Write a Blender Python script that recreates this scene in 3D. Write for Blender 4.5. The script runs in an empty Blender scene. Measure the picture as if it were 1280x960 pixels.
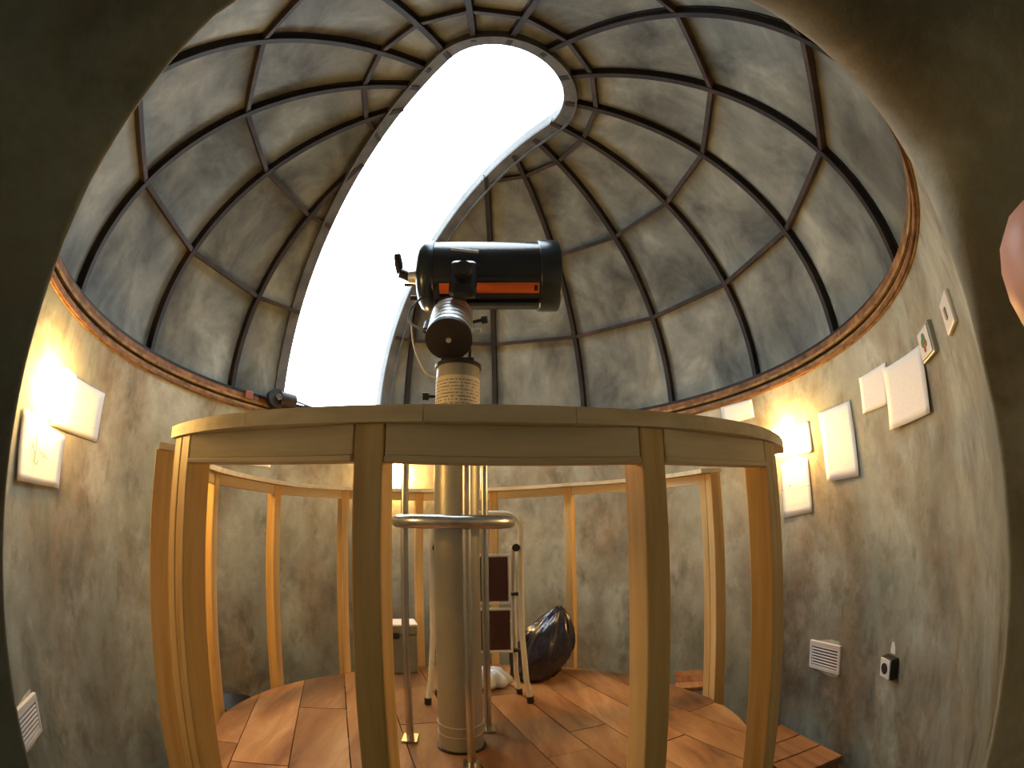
import bpy, bmesh, math, random
from mathutils import Vector, Matrix
random.seed(7)
sc = bpy.context.scene
COL = sc.collection
rad = math.radians

# ------------------------------------------------------------------ camera
CAM = Vector((0.0, -1.59, 1.15))
def cam_basis(pitch=0.295175, yaw=-0.086913, roll=0.015785):
    Ry = Matrix(((math.cos(roll), 0, math.sin(roll)), (0, 1, 0), (-math.sin(roll), 0, math.cos(roll))))
    Rx = Matrix(((1, 0, 0), (0, math.cos(pitch), -math.sin(pitch)), (0, math.sin(pitch), math.cos(pitch))))
    Rz = Matrix(((math.cos(yaw), -math.sin(yaw), 0), (math.sin(yaw), math.cos(yaw), 0), (0, 0, 1)))
    return Rz @ Rx @ Ry                       # columns: right, forward, up
CB = cam_basis()
cd = bpy.data.cameras.new('camera')
cam = bpy.data.objects.new('camera', cd)
COL.objects.link(cam)
Rt, Fw, Up = CB.col[0], CB.col[1], CB.col[2]
m3 = Matrix((Rt, Up, -Fw)).transposed()
cam.matrix_world = Matrix.Translation(CAM) @ m3.to_4x4()
cd.type = 'PANO'
cd.panorama_type = 'FISHEYE_LENS_POLYNOMIAL'
cd.sensor_fit = 'HORIZONTAL'
cd.sensor_width = 36.0
cd.sensor_height = 27.0
cd.fisheye_fov = rad(220)
cd.fisheye_polynomial_k0 = 0.0
cd.fisheye_polynomial_k1 = -(1280 / 36.0) / 597.37   # an equidistant wide lens
cd.fisheye_polynomial_k2 = 0.0
cd.fisheye_polynomial_k3 = 0.0
cd.fisheye_polynomial_k4 = 0.0
cd.clip_start = 0.005
sc.camera = cam

# ------------------------------------------------------------------ light from outside, exposure
world = bpy.data.worlds.new('overcast_sky')
sc.world = world
world.use_nodes = True
bg = world.node_tree.nodes['Background']
bg.inputs[0].default_value = (0.80, 0.92, 1.0, 1)
bg.inputs[1].default_value = 9.5
sc.view_settings.view_transform = 'Standard'
sc.view_settings.look = 'None'
sc.view_settings.gamma = 1.0
sc.view_settings.use_curve_mapping = False
sc.view_settings.exposure = 0.0
LAMP_STRENGTH = 150.0

# ------------------------------------------------------------------ materials
def new_mat(name):
    m = bpy.data.materials.new(name); m.use_nodes = True
    nt = m.node_tree
    return m, nt, nt.nodes['Principled BSDF']
def N(nt, kind, **kw):
    n = nt.nodes.new(kind)
    for k, v in kw.items(): setattr(n, k, v)
    return n
def mottled(name, cols, scale=4.0, stretch=(1, 1, 1), rough=0.8, metal=0.0, bump=0.15, detail=6.0, fine=60.0, rnd=0.0, spec=0.3):
    """a base colour that wanders between the given colours, with a fine relief"""
    m, nt, p = new_mat(name)
    tc = N(nt, 'ShaderNodeTexCoord'); mp = N(nt, 'ShaderNodeMapping')
    mp.inputs['Scale'].default_value = stretch
    nt.links.new(tc.outputs['Object'], mp.inputs['Vector'])
    vec = mp.outputs['Vector']
    if rnd:
        oi = N(nt, 'ShaderNodeObjectInfo'); mul = N(nt, 'ShaderNodeMath', operation='MULTIPLY'); mul.inputs[1].default_value = 37.0
        nt.links.new(oi.outputs['Random'], mul.inputs[0])
        add = N(nt, 'ShaderNodeVectorMath', operation='ADD')
        nt.links.new(vec, add.inputs[0]); nt.links.new(mul.outputs[0], add.inputs[1])
        vec = add.outputs[0]
    n1 = N(nt, 'ShaderNodeTexNoise'); n1.inputs['Scale'].default_value = scale; n1.inputs['Detail'].default_value = detail
    n1.inputs['Roughness'].default_value = 0.62; n1.inputs['Distortion'].default_value = 0.35
    nt.links.new(vec, n1.inputs['Vector'])
    cr = N(nt, 'ShaderNodeValToRGB')
    e = cr.color_ramp.elements
    k = len(cols)
    while len(e) < k: e.new(0.5)
    for i, c in enumerate(cols):
        e[i].position = 0.28 + 0.44 * i / (k - 1); e[i].color = (*c, 1)
    nt.links.new(n1.outputs['Fac'], cr.inputs['Fac'])
    out = cr.outputs['Color']
    if rnd:
        hs = N(nt, 'ShaderNodeHueSaturation')
        mr = N(nt, 'ShaderNodeMapRange'); mr.inputs['To Min'].default_value = 1 - rnd; mr.inputs['To Max'].default_value = 1 + rnd
        nt.links.new(oi.outputs['Random'], mr.inputs['Value']); nt.links.new(mr.outputs[0], hs.inputs['Value'])
        nt.links.new(out, hs.inputs['Color']); out = hs.outputs['Color']
    nt.links.new(out, p.inputs['Base Color'])
    p.inputs['Roughness'].default_value = rough; p.inputs['Metallic'].default_value = metal
    p.inputs['Specular IOR Level'].default_value = spec
    if bump:
        n2 = N(nt, 'ShaderNodeTexNoise'); n2.inputs['Scale'].default_value = fine; n2.inputs['Detail'].default_value = 4
        nt.links.new(vec, n2.inputs['Vector'])
        b = N(nt, 'ShaderNodeBump'); b.inputs['Strength'].default_value = bump; b.inputs['Distance'].default_value = 0.01
        nt.links.new(n2.outputs['Fac'], b.inputs['Height']); nt.links.new(b.outputs[0], p.inputs['Normal'])
    return m
def plain(name, col, rough=0.5, metal=0.0, spec=0.5, var=0.12):
    return mottled(name, [tuple(c * (1 - var) for c in col), tuple(min(1, c * (1 + var)) for c in col)], 12, rough=rough, metal=metal, bump=0.05, spec=spec)
def wood(name, cols, axis, scale=1.0, rough=0.55, rnd=0.12):
    st = [26.0, 26.0, 26.0]; st[axis] = 1.6
    return mottled(name, cols, scale, tuple(st), rough, 0, 0.12, 5, 3.0, rnd)

def plaster_material():
    m, nt, p = new_mat('stained_cement_plaster')
    tc = N(nt, 'ShaderNodeTexCoord')
    def noise(scale, stretch, detail=6, dist=0.4):
        mp = N(nt, 'ShaderNodeMapping'); mp.inputs['Scale'].default_value = stretch
        nt.links.new(tc.outputs['Object'], mp.inputs['Vector'])
        n = N(nt, 'ShaderNodeTexNoise'); n.inputs['Scale'].default_value = scale; n.inputs['Detail'].default_value = detail
        n.inputs['Roughness'].default_value = 0.65; n.inputs['Distortion'].default_value = dist
        nt.links.new(mp.outputs[0], n.inputs['Vector']); return n.outputs['Fac']
    def ramp(f, stops):
        cr = N(nt, 'ShaderNodeValToRGB'); e = cr.color_ramp.elements
        while len(e) < len(stops): e.new(0.5)
        for i, (q, c) in enumerate(stops): e[i].position = q; e[i].color = (*c, 1)
        nt.links.new(f, cr.inputs['Fac']); return cr.outputs['Color']
    def mix(a, b, f):
        x = N(nt, 'ShaderNodeMix', data_type='RGBA'); nt.links.new(f, x.inputs['Factor']); nt.links.new(a, x.inputs['A']); nt.links.new(b, x.inputs['B']); return x.outputs['Result']
    base = ramp(noise(2.6, (1, 1, .6), 9), [(.30, (.17, .185, .15)), (.5, (.31, .325, .27)), (.70, (.46, .475, .405))])
    warm = ramp(noise(6.5, (1, 1, .8), 10), [(.3, (.085, .06, .035)), (.55, (.21, .16, .10)), (.75, (.34, .29, .21))])
    c = mix(base, warm, ramp(noise(2.0, (1.1, 1.1, .75), 8, .15), [(.43, (0, 0, 0)), (.62, (.85,) * 3)]))
    dark = ramp(noise(9, (1, 1, .6), 9, .2), [(.0, (.06, .065, .05)), (1, (.10, .095, .07))])
    c = mix(c, dark, ramp(noise(7.0, (1.2, 1.2, .65), 14, .1), [(.54, (0, 0, 0)), (.72, (.65,) * 3)]))
    pale = ramp(noise(20, (1, 1, 1)), [(0, (.55, .56, .49)), (1, (.64, .65, .58))])
    c = mix(c, pale, ramp(noise(4.6, (1, 1, .9), 14, .2), [(.56, (0, 0, 0)), (.76, (.5,) * 3)]))
    nt.links.new(c, p.inputs['Base Color']); p.inputs['Roughness'].default_value = .85; p.inputs['Specular IOR Level'].default_value = .25
    b = N(nt, 'ShaderNodeBump'); b.inputs['Strength'].default_value = .25; b.inputs['Distance'].default_value = .012
    nt.links.new(noise(22, (1, 1, .8), 8), b.inputs['Height']); nt.links.new(b.outputs[0], p.inputs['Normal'])
    return m

def paper_material(name, rows, ink=0.5, base=(.80, .80, .78)):
    """white paper with rows of small illegible print, laid out along the sheet's own UV"""
    m, nt, p = new_mat(name)
    uv = N(nt, 'ShaderNodeTexCoord'); sep = N(nt, 'ShaderNodeSeparateXYZ'); nt.links.new(uv.outputs['UV'], sep.inputs[0])
    def math_(op, a, b=None):
        n = N(nt, 'ShaderNodeMath', operation=op)
        for i, v in enumerate((a, b)):
            if v is None: continue
            if isinstance(v, (int, float)): n.inputs[i].default_value = v
            else: nt.links.new(v, n.inputs[i])
        return n.outputs[0]
    row = math_('MULTIPLY', sep.outputs['Y'], rows)
    fr = math_('FRACT', row)
    line = math_('MULTIPLY', math_('GREATER_THAN', fr, .35), math_('LESS_THAN', fr, .75))
    fl = math_('FLOOR', row)
    comb = N(nt, 'ShaderNodeCombineXYZ'); nt.links.new(math_('MULTIPLY', sep.outputs['X'], 38.0), comb.inputs[0]); nt.links.new(math_('MULTIPLY', fl, 7.3), comb.inputs[1])
    nz = N(nt, 'ShaderNodeTexNoise'); nz.inputs['Scale'].default_value = 1.0; nz.inputs['Detail'].default_value = 1.0
    nt.links.new(comb.outputs[0], nz.inputs['Vector'])
    word = math_('GREATER_THAN', nz.outputs['Fac'], .46)
    inx = math_('MULTIPLY', math_('GREATER_THAN', sep.outputs['X'], .08), math_('LESS_THAN', sep.outputs['X'], .92))
    iny = math_('MULTIPLY', math_('GREATER_THAN', sep.outputs['Y'], .10), math_('LESS_THAN', sep.outputs['Y'], .94))
    f = math_('MULTIPLY', math_('MULTIPLY', line, word), math_('MULTIPLY', inx, iny))
    f = math_('MULTIPLY', f, ink)
    mx = N(nt, 'ShaderNodeMix', data_type='RGBA'); nt.links.new(f, mx.inputs['Factor'])
    mx.inputs['A'].default_value = (*base, 1); mx.inputs['B'].default_value = (.12, .12, .14, 1)
    nt.links.new(mx.outputs['Result'], p.inputs['Base Color']); p.inputs['Roughness'].default_value = .7
    return m

def emit_mat(name, col, strength):
    m, nt, p = new_mat(name)
    p.inputs['Base Color'].default_value = (.9, .85, .75, 1)
    p.inputs['Emission Color'].default_value = (*col, 1); p.inputs['Emission Strength'].default_value = strength
    return m

M = {}
M['plaster'] = plaster_material()
M['panel'] = mottled('weathered_dome_sheet', [(.030, .032, .029), (.095, .100, .088), (.175, .185, .160), (.30, .315, .275)], 3.2, (1, 1, .7), .6, .0, .10, 11, 45, .10, .35)
M['rib'] = mottled('dark_rusty_steel', [(.006, .005, .006), (.014, .010, .010), (.032, .018, .012)], 9, rough=.6, bump=.2)
M['purlin'] = mottled('brown_rusty_steel', [(.010, .007, .006), (.028, .017, .013), (.065, .030, .018)], 9, rough=.65, bump=.2)
M['frame'] = mottled('slit_frame_steel', [(.05, .05, .05), (.12, .12, .115)], 8, rough=.5, bump=.15)
M['rust'] = mottled('rusty_ring_steel', [(.05, .025, .012), (.17, .075, .028), (.30, .155, .06)], 14, rough=.7, bump=.3)
M['ochre'] = mottled('ochre_track_timber', [(.05, .03, .015), (.24, .14, .05), (.38, .25, .10)], 16, rough=.7, bump=.3)
M['floor'] = mottled('dark_cement_floor', [(.07, .07, .06), (.16, .155, .13)], 5, rough=.8, bump=.2)
PINE = [(.52, .31, .10), (.68, .44, .17), (.78, .55, .25)]
M['pine_v'] = wood('pine_post', PINE, 2)
M['pine_h'] = wood('pine_rail', [(.62, .45, .23), (.76, .58, .33), (.84, .68, .43)], 0)
M['pine_pale'] = wood('pale_pine_rail', [(.60, .46, .26), (.74, .60, .37), (.82, .70, .48)], 0)
M['plank'] = mottled('worn_deck_plank', [(.055, .022, .009), (.23, .098, .032), (.35, .170, .062), (.50, .29, .13)], 1.0, (7, 1.5, 7), .5, 0, .12, 10, 4, .28)
M['joint'] = plain('deck_frame_timber', (.10, .06, .03), .8)
M['redwood'] = wood('reddish_board', [(.16, .06, .022), (.30, .13, .05), (.40, .20, .085)], 1)
M['pier'] = mottled('grey_painted_steel', [(.30, .285, .24), (.40, .385, .325)], 5, rough=.38, metal=.35, bump=.05)
M['steel'] = mottled('brushed_stainless', [(.48, .46, .43), (.62, .60, .56)], 10, rough=.26, metal=1.0, bump=.03)
M['black'] = plain('black_plastic', (.012, .012, .013), .45)
M['tube'] = plain('black_gloss_tube', (.012, .014, .020), .22, 0, .6)
M['tube_cell'] = plain('grey_metal_cell', (.035, .045, .055), .28, .5)
M['orange'] = plain('orange_strip', (.62, .12, .018), .5)
M['glass'] = plain('corrector_glass', (.02, .03, .04), .05, 0, .8)
M['silver'] = plain('turned_aluminium', (.74, .77, .78), .42, .85)
M['drum'] = plain('dark_drive_cover', (.022, .018, .022), .5)
M['white_tube'] = plain('cream_painted_tube', (.66, .62, .52), .35)
M['tread'] = plain('maroon_rubber_tread', (.055, .018, .018), .7)
M['white'] = plain('white_plastic', (.72, .71, .68), .4, var=.05)
M['lens_dark'] = plain('dark_slot', (.01, .01, .01), .8)
M['paper'] = paper_material('printed_sheet', 30, .20)
M['paper_dense'] = paper_material('dense_printed_sheet', 44, .15)
M['paper_plain'] = paper_material('almost_blank_sheet', 8, .07)
M['pier_label'] = paper_material('pier_label_print', 12, .75, (.66, .60, .47))
M['filler'] = mottled('pale_filler', [(.36, .36, .31), (.58, .58, .52)], 25, rough=.9, bump=.4)
M['ink'] = plain('pencil_line', (.10, .10, .12), .8)
M['bag'] = mottled('black_bin_liner', [(.008, .006, .010), (.03, .02, .034)], 6, rough=.22, bump=.55, fine=14, spec=.8)
M['clear_bag'] = mottled('pale_plastic_bag', [(.45, .5, .55), (.70, .74, .76)], 9, rough=.25, bump=.6, fine=16, spec=.7)
M['toolbox'] = plain('olive_grey_box', (.17, .165, .125), .5)
M['skin'] = mottled('skin', [(.55, .27, .19), (.66, .36, .27)], 20, rough=.45, bump=.08)
M['lamp'] = emit_mat('lamp_diffuser', (1.0, .55, .15), LAMP_STRENGTH)
M['green'] = plain('green_print', (.03, .20, .10), .5)
M['red'] = plain('red_print', (.30, .06, .05), .5)
M['cable'] = plain('grey_cable', (.10, .11, .12), .5)
M['brick_red'] = plain('red_bracket_paint', (.22, .07, .045), .6)

# ------------------------------------------------------------------ mesh helpers
class MB:
    def __init__(s): s.v = []; s.f = []; s.smooth = []
    def add(s, vs, fs, smooth=False, mat=None):
        o = len(s.v)
        s.v += [tuple(mat @ Vector(v)) if mat else tuple(v) for v in vs]
        s.f += [tuple(i + o for i in f) for f in fs]; s.smooth += [smooth] * len(fs)
        return s
    def box(s, c, size, mat=None, bev=0.0):
        x, y, z = (d / 2 for d in size); cx, cy, cz = c
        if bev <= 0:
            vs = [(cx + a * x, cy + b * y, cz + d * z) for a in (-1, 1) for b in (-1, 1) for d in (-1, 1)]
            fs = [(0, 1, 3, 2), (4, 6, 7, 5), (0, 4, 5, 1), (2, 3, 7, 6), (0, 2, 6, 4), (1, 5, 7, 3)]
            return s.add(vs, fs, False, mat)
        bm = bmesh.new(); bmesh.ops.create_cube(bm, size=1)
        for v in bm.verts: v.co = Vector((v.co.x * size[0] + cx, v.co.y * size[1] + cy, v.co.z * size[2] + cz))
        bmesh.ops.bevel(bm, geom=bm.edges[:], offset=bev, segments=2, affect='EDGES', profile=.5)
        bm.verts.index_update()
        s.add([v.co.copy() for v in bm.verts], [[v.index for v in f.verts] for f in bm.faces], False, mat); bm.free()
        return s
    def tube(s, pts, r, n=12, closed=False, cap=True):
        pts = [Vector(p) for p in pts]; k = len(pts)
        rs = r if isinstance(r, (list, tuple)) else [r] * k
        vs = []; prev = None
        for i, p in enumerate(pts):
            a = pts[(i - 1) % k] if (closed or i > 0) else p
            b = pts[(i + 1) % k] if (closed or i < k - 1) else p
            t = (b - a).normalized()
            if prev is None:
                up = Vector((0, 0, 1)) if abs(t.z) < .9 else Vector((1, 0, 0))
                u = t.cross(up).normalized()
            else: u = (prev - t * prev.dot(t)).normalized()
            prev = u; w = t.cross(u)
            vs += [p + (u * math.cos(2 * math.pi * j / n) + w * math.sin(2 * math.pi * j / n)) * rs[i] for j in range(n)]
        fs = []
        for i in range(k if closed else k - 1):
            for j in range(n):
                a = i * n + j; b = i * n + (j + 1) % n; c = ((i + 1) % k) * n
                fs.append((a, b, c + (j + 1) % n, c + j))
        s.add(vs, fs, True)
        if cap and not closed:
            s.add(vs[:n], [tuple(range(n))[::-1]]); s.add(vs[-n:], [tuple(range(n))])
        return s
    def lathe(s, prof, n=32, mat=None, smooth=True):
        vs = []; fs = []
        for r, z in prof: vs += [(r * math.cos(2 * math.pi * j / n), r * math.sin(2 * math.pi * j / n), z) for j in range(n)]
        for i in range(len(prof) - 1):
            for j in range(n): fs.append((i * n + j, i * n + (j + 1) % n, (i + 1) * n + (j + 1) % n, (i + 1) * n + j))
        s.add(vs, fs, smooth, mat)
        return s
    def cyl(s, r, z0, z1, n=32, mat=None, r1=None):
        r1 = r if r1 is None else r1
        s.lathe([(r, z0), (r1, z1)], n, mat)
        for rr, z, flip in ((r, z0, True), (r1, z1, False)):
            ring = [(rr * math.cos(2 * math.pi * j / n), rr * math.sin(2 * math.pi * j / n), z) for j in range(n)]
            s.add(ring, [tuple(range(n))[::-1] if flip else tuple(range(n))], False, mat)
        return s
    def arc(s, r0, r1, z0, z1, a0, a1, n, c=(0, 0), zf=None, smooth=True):
        """a bar of rectangular section bent along an arc (azimuth in degrees, clockwise from +y); zf lifts it by azimuth"""
        full = abs(a1 - a0) >= 359.9; vs = []; k = n if full else n + 1
        for i in range(k):
            a = a0 + (a1 - a0) * i / n; sn, cs = math.sin(rad(a)), math.cos(rad(a)); dz = zf(a) if zf else 0
            vs += [(c[0] + r * sn, c[1] + r * cs, z + dz) for r, z in ((r0, z0), (r1, z0), (r1, z1), (r0, z1))]
        for q in range(4):
            idx = []
            for i in range(n):
                a = i * 4; b = ((i + 1) % k) * 4
                idx.append((a + q, a + (q + 1) % 4, b + (q + 1) % 4, b + q))
            # separate copies of the vertices keep the corners crisp
            o = {}; lv = []; lf = []
            for f in idx:
                g = []
                for t in f:
                    if t not in o: o[t] = len(lv); lv.append(vs[t])
                    g.append(o[t])
                lf.append(tuple(g))
            s.add(lv, lf, smooth)
        if not full: s.add(vs[:4], [(0, 1, 2, 3)]); s.add(vs[-4:], [(3, 2, 1, 0)])
        return s
    def mesh(s, name, material):
        me = bpy.data.meshes.new(name); me.from_pydata(s.v, [], s.f)
        me.polygons.foreach_set('use_smooth', s.smooth)
        bm = bmesh.new(); bm.from_mesh(me); bmesh.ops.recalc_face_normals(bm, faces=bm.faces[:]); bm.to_mesh(me); bm.free()
        me.materials.append(material); me.update()
        return me
    def build(s, name, material, parent=None, loc=None):
        o = bpy.data.objects.new(name, s.mesh(name, material)); COL.objects.link(o)
        if loc is not None: o.location = loc
        if parent is not None: o.parent = parent
        return o
def tag(o, label=None, cat=None, group=None, kind=None):
    if label: o['label'] = label
    if cat: o['category'] = cat
    if group: o['group'] = group
    if kind: o['kind'] = kind
    return o
def thing(name, label, cat, loc=(0, 0, 0), group=None, kind=None, rotz=0):
    o = bpy.data.objects.new(name, None); o.empty_display_size = .1; COL.objects.link(o); o.location = loc; o.rotation_euler = (0, 0, rotz)
    return tag(o, label, cat, group, kind)
def pol(az, r, z=0.0): return Vector((r * math.sin(rad(az)), r * math.cos(rad(az)), z))
def frame_mat(origin, x, y, z):
    m = Matrix((Vector(x), Vector(y), Vector(z))).transposed().to_4x4(); m.translation = Vector(origin); return m
def wall_frame(az, r, z):
    """x along the wall, y into the room, z up"""
    n = -pol(az, 1); t = Vector((0, 0, 1)).cross(n) * -1
    return frame_mat(pol(az, r, z), t, n, (0, 0, 1))
def axis_frame(origin, axis, hint=(0, 0, 1)):
    z = Vector(axis).normalized(); x = Vector(hint).cross(z).normalized(); return frame_mat(origin, x, z.cross(x), z)

# ------------------------------------------------------------------ the setting
RW, ROUT, FLOOR_Z, WALL_TOP = 1.4325, 1.86, -0.05, 1.702
DOME_R, DOME_B, DOME_Z = 1.5, 1.3064, 1.829
LINTEL = 1.555
# outline of the door opening on the room side: x and height, from the foot of one jamb over the lintel to the other
door = [(-.255, FLOOR_Z), (-.255, .6), (-.255, 1.2), (-.254, 1.34), (-.247, 1.40), (-.237, 1.46), (-.220, 1.515), (-.19, 1.545), (-.14, LINTEL), (-.06, LINTEL), (.03, LINTEL), (.12, LINTEL), (.20, LINTEL + .001),
        (.28, LINTEL - .004), (.34, LINTEL - .010), (.380, 1.533), (.407, 1.508), (.424, 1.462), (.430, 1.40), (.437, 1.34), (.441, 1.25), (.44, 1.0), (.44, .5), (.44, FLOOR_Z)]
door_x0, door_x1 = -.255, .446
def wall_point(x, z): return Vector((x, -math.sqrt(RW * RW - x * x), z))
mb = MB()
a0 = math.degrees(math.atan2(door_x0, -math.sqrt(RW**2 - door_x0**2))) + 360     # jamb azimuths
a1 = math.degrees(math.atan2(door_x1, -math.sqrt(RW**2 - door_x1**2)))
n = 220; vs = []; fs = []
XL, XR = -.285, .54
aL = -math.degrees(math.atan2(-XL, -math.sqrt(RW**2 - XL**2))); aR = math.degrees(math.atan2(XR, -math.sqrt(RW**2 - XR**2)))
ups = [FLOOR_Z, .3, .6, .9, 1.2, 1.5, WALL_TOP]
fil_l, fil_r = .006, .008
for i in range(n + 1):
    a = aL + (aR - aL) * i / n
    vs += [pol(a, RW, z) for z in ups]
k = len(ups)
for i in range(n):
    for j in range(k - 1): fs.append((i * k + j, (i + 1) * k + j, (i + 1) * k + j + 1, i * k + j + 1))
mb.add(vs, fs, True)
# top of the wall and its outer face
mb.arc(RW, ROUT, WALL_TOP - .001, WALL_TOP, 0, 360, 160)
mb.arc(ROUT - .002, ROUT, 1.69, WALL_TOP, 0, 360, 120)
lo = math.degrees(math.atan2(-.80, -1.68)); hi = math.degrees(math.atan2(.95, -1.60))
mb.arc(ROUT - .002, ROUT, FLOOR_Z, 1.69, lo, hi, 150)
# opening: wall face above and beside it, rounded arris, splayed reveal
cx = .09
def reveal_dir(x, z):
    t = Vector(((x - cx) * .95, -.42, (max(0, z - 1.25)) * .18)); return t
loops = []
for i, (x, z) in enumerate(door):
    pa = Vector(door[max(0, i - 1)]); pb = Vector(door[min(len(door) - 1, i + 1)]); t = (pb - pa).normalized()
    nrm = Vector((-t.y, t.x))                                  # away from the opening
    corner = max(0.0, min(1.0, (x + .05) / .3)) * max(0.0, min(1.0, (z - 1.28) / .16))
    ro = .007 + .075 * corner
    P = wall_point(x, z); q = wall_point(max(-1.2, min(1.2, x + nrm.x * ro)), z + nrm.y * ro)
    d = reveal_dir(x, z); dn = d.normalized()
    loop = []
    for s_ in (0, .2, .4, .6, .8, 1.0):
        loop.append(q * (1 - s_)**2 + P * 2 * s_ * (1 - s_) + (P + dn * ro) * s_ * s_)
    for s_ in (.25, .5, 1.0): loop.append(P + d * s_)
    loops.append((loop, q))
L = len(loops[0][0]); vs = []; fs = []
for lp, q in loops: vs += lp
for i in range(len(loops) - 1):
    for j in range(L - 1): fs.append((i * L + j, (i + 1) * L + j, (i + 1) * L + j + 1, i * L + j + 1))
mb.add(vs, fs, True)
# the wall face between the rounded arris and the plain part of the wall
inner = [(q.x, q.z) for lp, q in loops]; outer = []
for x, z in inner:
    if z < 1.28: outer.append((XL if x < cx else XR, z)); continue
    dx, dz = x - cx, max(z - 1.25, 1e-4); sx = ((XL if dx < 0 else XR) - cx) / dx if abs(dx) > 1e-6 else 1e9
    sz = (WALL_TOP - 1.25) / dz; k_ = min(sx, sz); outer.append((cx + dx * k_, 1.25 + dz * k_))
vs = [wall_point(*q) for q in inner] + [wall_point(*q) for q in outer]; fs = []; m_ = len(inner)
for i in range(m_ - 1):
    fs.append((i, i + 1, m_ + i + 1, m_ + i))
    (xa, za), (xb, zb) = outer[i], outer[i + 1]
    on_side = lambda x: abs(x - XL) < 1e-6 or abs(x - XR) < 1e-6
    if on_side(xa) != on_side(xb):
        vs.append(wall_point(xa if on_side(xa) else xb, WALL_TOP)); fs.append((m_ + i, m_ + i + 1, len(vs) - 1))
mb.add(vs, fs, True)
wall = tag(mb.build('wall_round', M['plaster']), 'round room wall of stained grey cement plaster with a doorway', None, kind='structure')
# unseen passage behind the doorway, added closed to keep sky light out
p = MB()
p.add([(-1.0, -1.74, FLOOR_Z), (-1.0, -3.3, FLOOR_Z), (1.2, -3.3, FLOOR_Z), (1.2, -1.70, FLOOR_Z), (-1.0, -1.74, 1.95), (-1.0, -3.3, 1.95), (1.2, -3.3, 1.95), (1.2, -1.70, 1.95)],
      [(0, 1, 5, 4), (1, 2, 6, 5), (2, 3, 7, 6), (4, 5, 6, 7)])
tag(p.build('wall_light_block', M['plaster']), 'unseen plastered passage added behind the doorway, closed to block outside light', None, kind='structure')
p = MB()
ring = [pol(3 * i, ROUT, FLOOR_Z) for i in range(120)]
p.add(ring, [tuple(range(120))])
p.add([(-1.05, -1.55, FLOOR_Z - .002), (1.25, -1.55, FLOOR_Z - .002), (1.25, -3.35, FLOOR_Z - .002), (-1.05, -3.35, FLOOR_Z - .002)], [(0, 1, 2, 3)])
tag(p.build('floor', M['floor']), 'dark cement floor around the raised deck', None, kind='structure')

# track of the dome
tr = thing('trim_1', 'rusty circular dome track on top of the wall', None, kind='structure')
MB().arc(1.428, 1.50, 1.702, 1.736, 0, 360, 160).build('track_plate', M['ochre'], tr)
MB().arc(1.420, 1.436, 1.708, 1.722, 0, 360, 160).build('track_lip', M['rust'], tr)
MB().arc(1.452, 1.50, 1.736, 1.750, 0, 360, 160).build('track_groove', M['black'], tr)
MB().arc(1.434, 1.490, 1.750, 1.790, 0, 360, 160).build('base_ring', M['rust'], tr)
MB().arc(1.428, 1.438, 1.752, 1.764, 0, 360, 160).build('guide_rail', M['ochre'], tr)
MB().arc(1.455, 1.490, 1.790, 1.812, 0, 360, 160).build('sill_ring', M['rib'], tr)

# the dome
dome = thing('ceiling', 'grey domed ceiling of riveted sheets with dark ribs and an open slit', None, kind='structure')
RIB0, STEP, NR = 5.844, 22.5, 16
SL_AZ = -37.5; SL_W0, SL_W1 = -.282, .366; SL_U, SL_D = -.12, .285; SL_C = (SL_W0 + SL_W1) / 2; SL_H = (SL_W1 - SL_W0) / 2
su = Vector((math.sin(rad(SL_AZ)), math.cos(rad(SL_AZ)), 0)); sw = Vector((su.y, -su.x, 0))
def dome_pt(az, lat, off=0.0):
    d = ((az - RIB0) % STEP) - STEP / 2
    k_ = math.cos(rad(STEP / 2)) / math.cos(rad(d))
    r = (DOME_R + off) * math.cos(rad(lat)) * k_
    return Vector((r * math.sin(rad(az)), r * math.cos(rad(az)), DOME_Z + (DOME_B + off) * math.sin(rad(lat))))
end_arc = [(SL_U - SL_D * math.sin(math.pi * q / 24), SL_C - SL_H * math.cos(math.pi * q / 24)) for q in range(25)]   # the rounded end of the slit, (u, w)
def in_slit(P):
    u, w = P.dot(su), P.dot(sw)
    if not SL_W0 < w < SL_W1: return False
    return u > SL_U or ((u - SL_U) / SL_D)**2 + ((w - SL_C) / SL_H)**2 < 1
in_hole = in_slit
LATS = [-1.2, 22.5, 45.0, 67.5]
LAT_TOP = 88.5
rows = [(LATS[0], LATS[1]), (LATS[1], LATS[2]), (LATS[2], LATS[3]), (LATS[3], LAT_TOP)]
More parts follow.
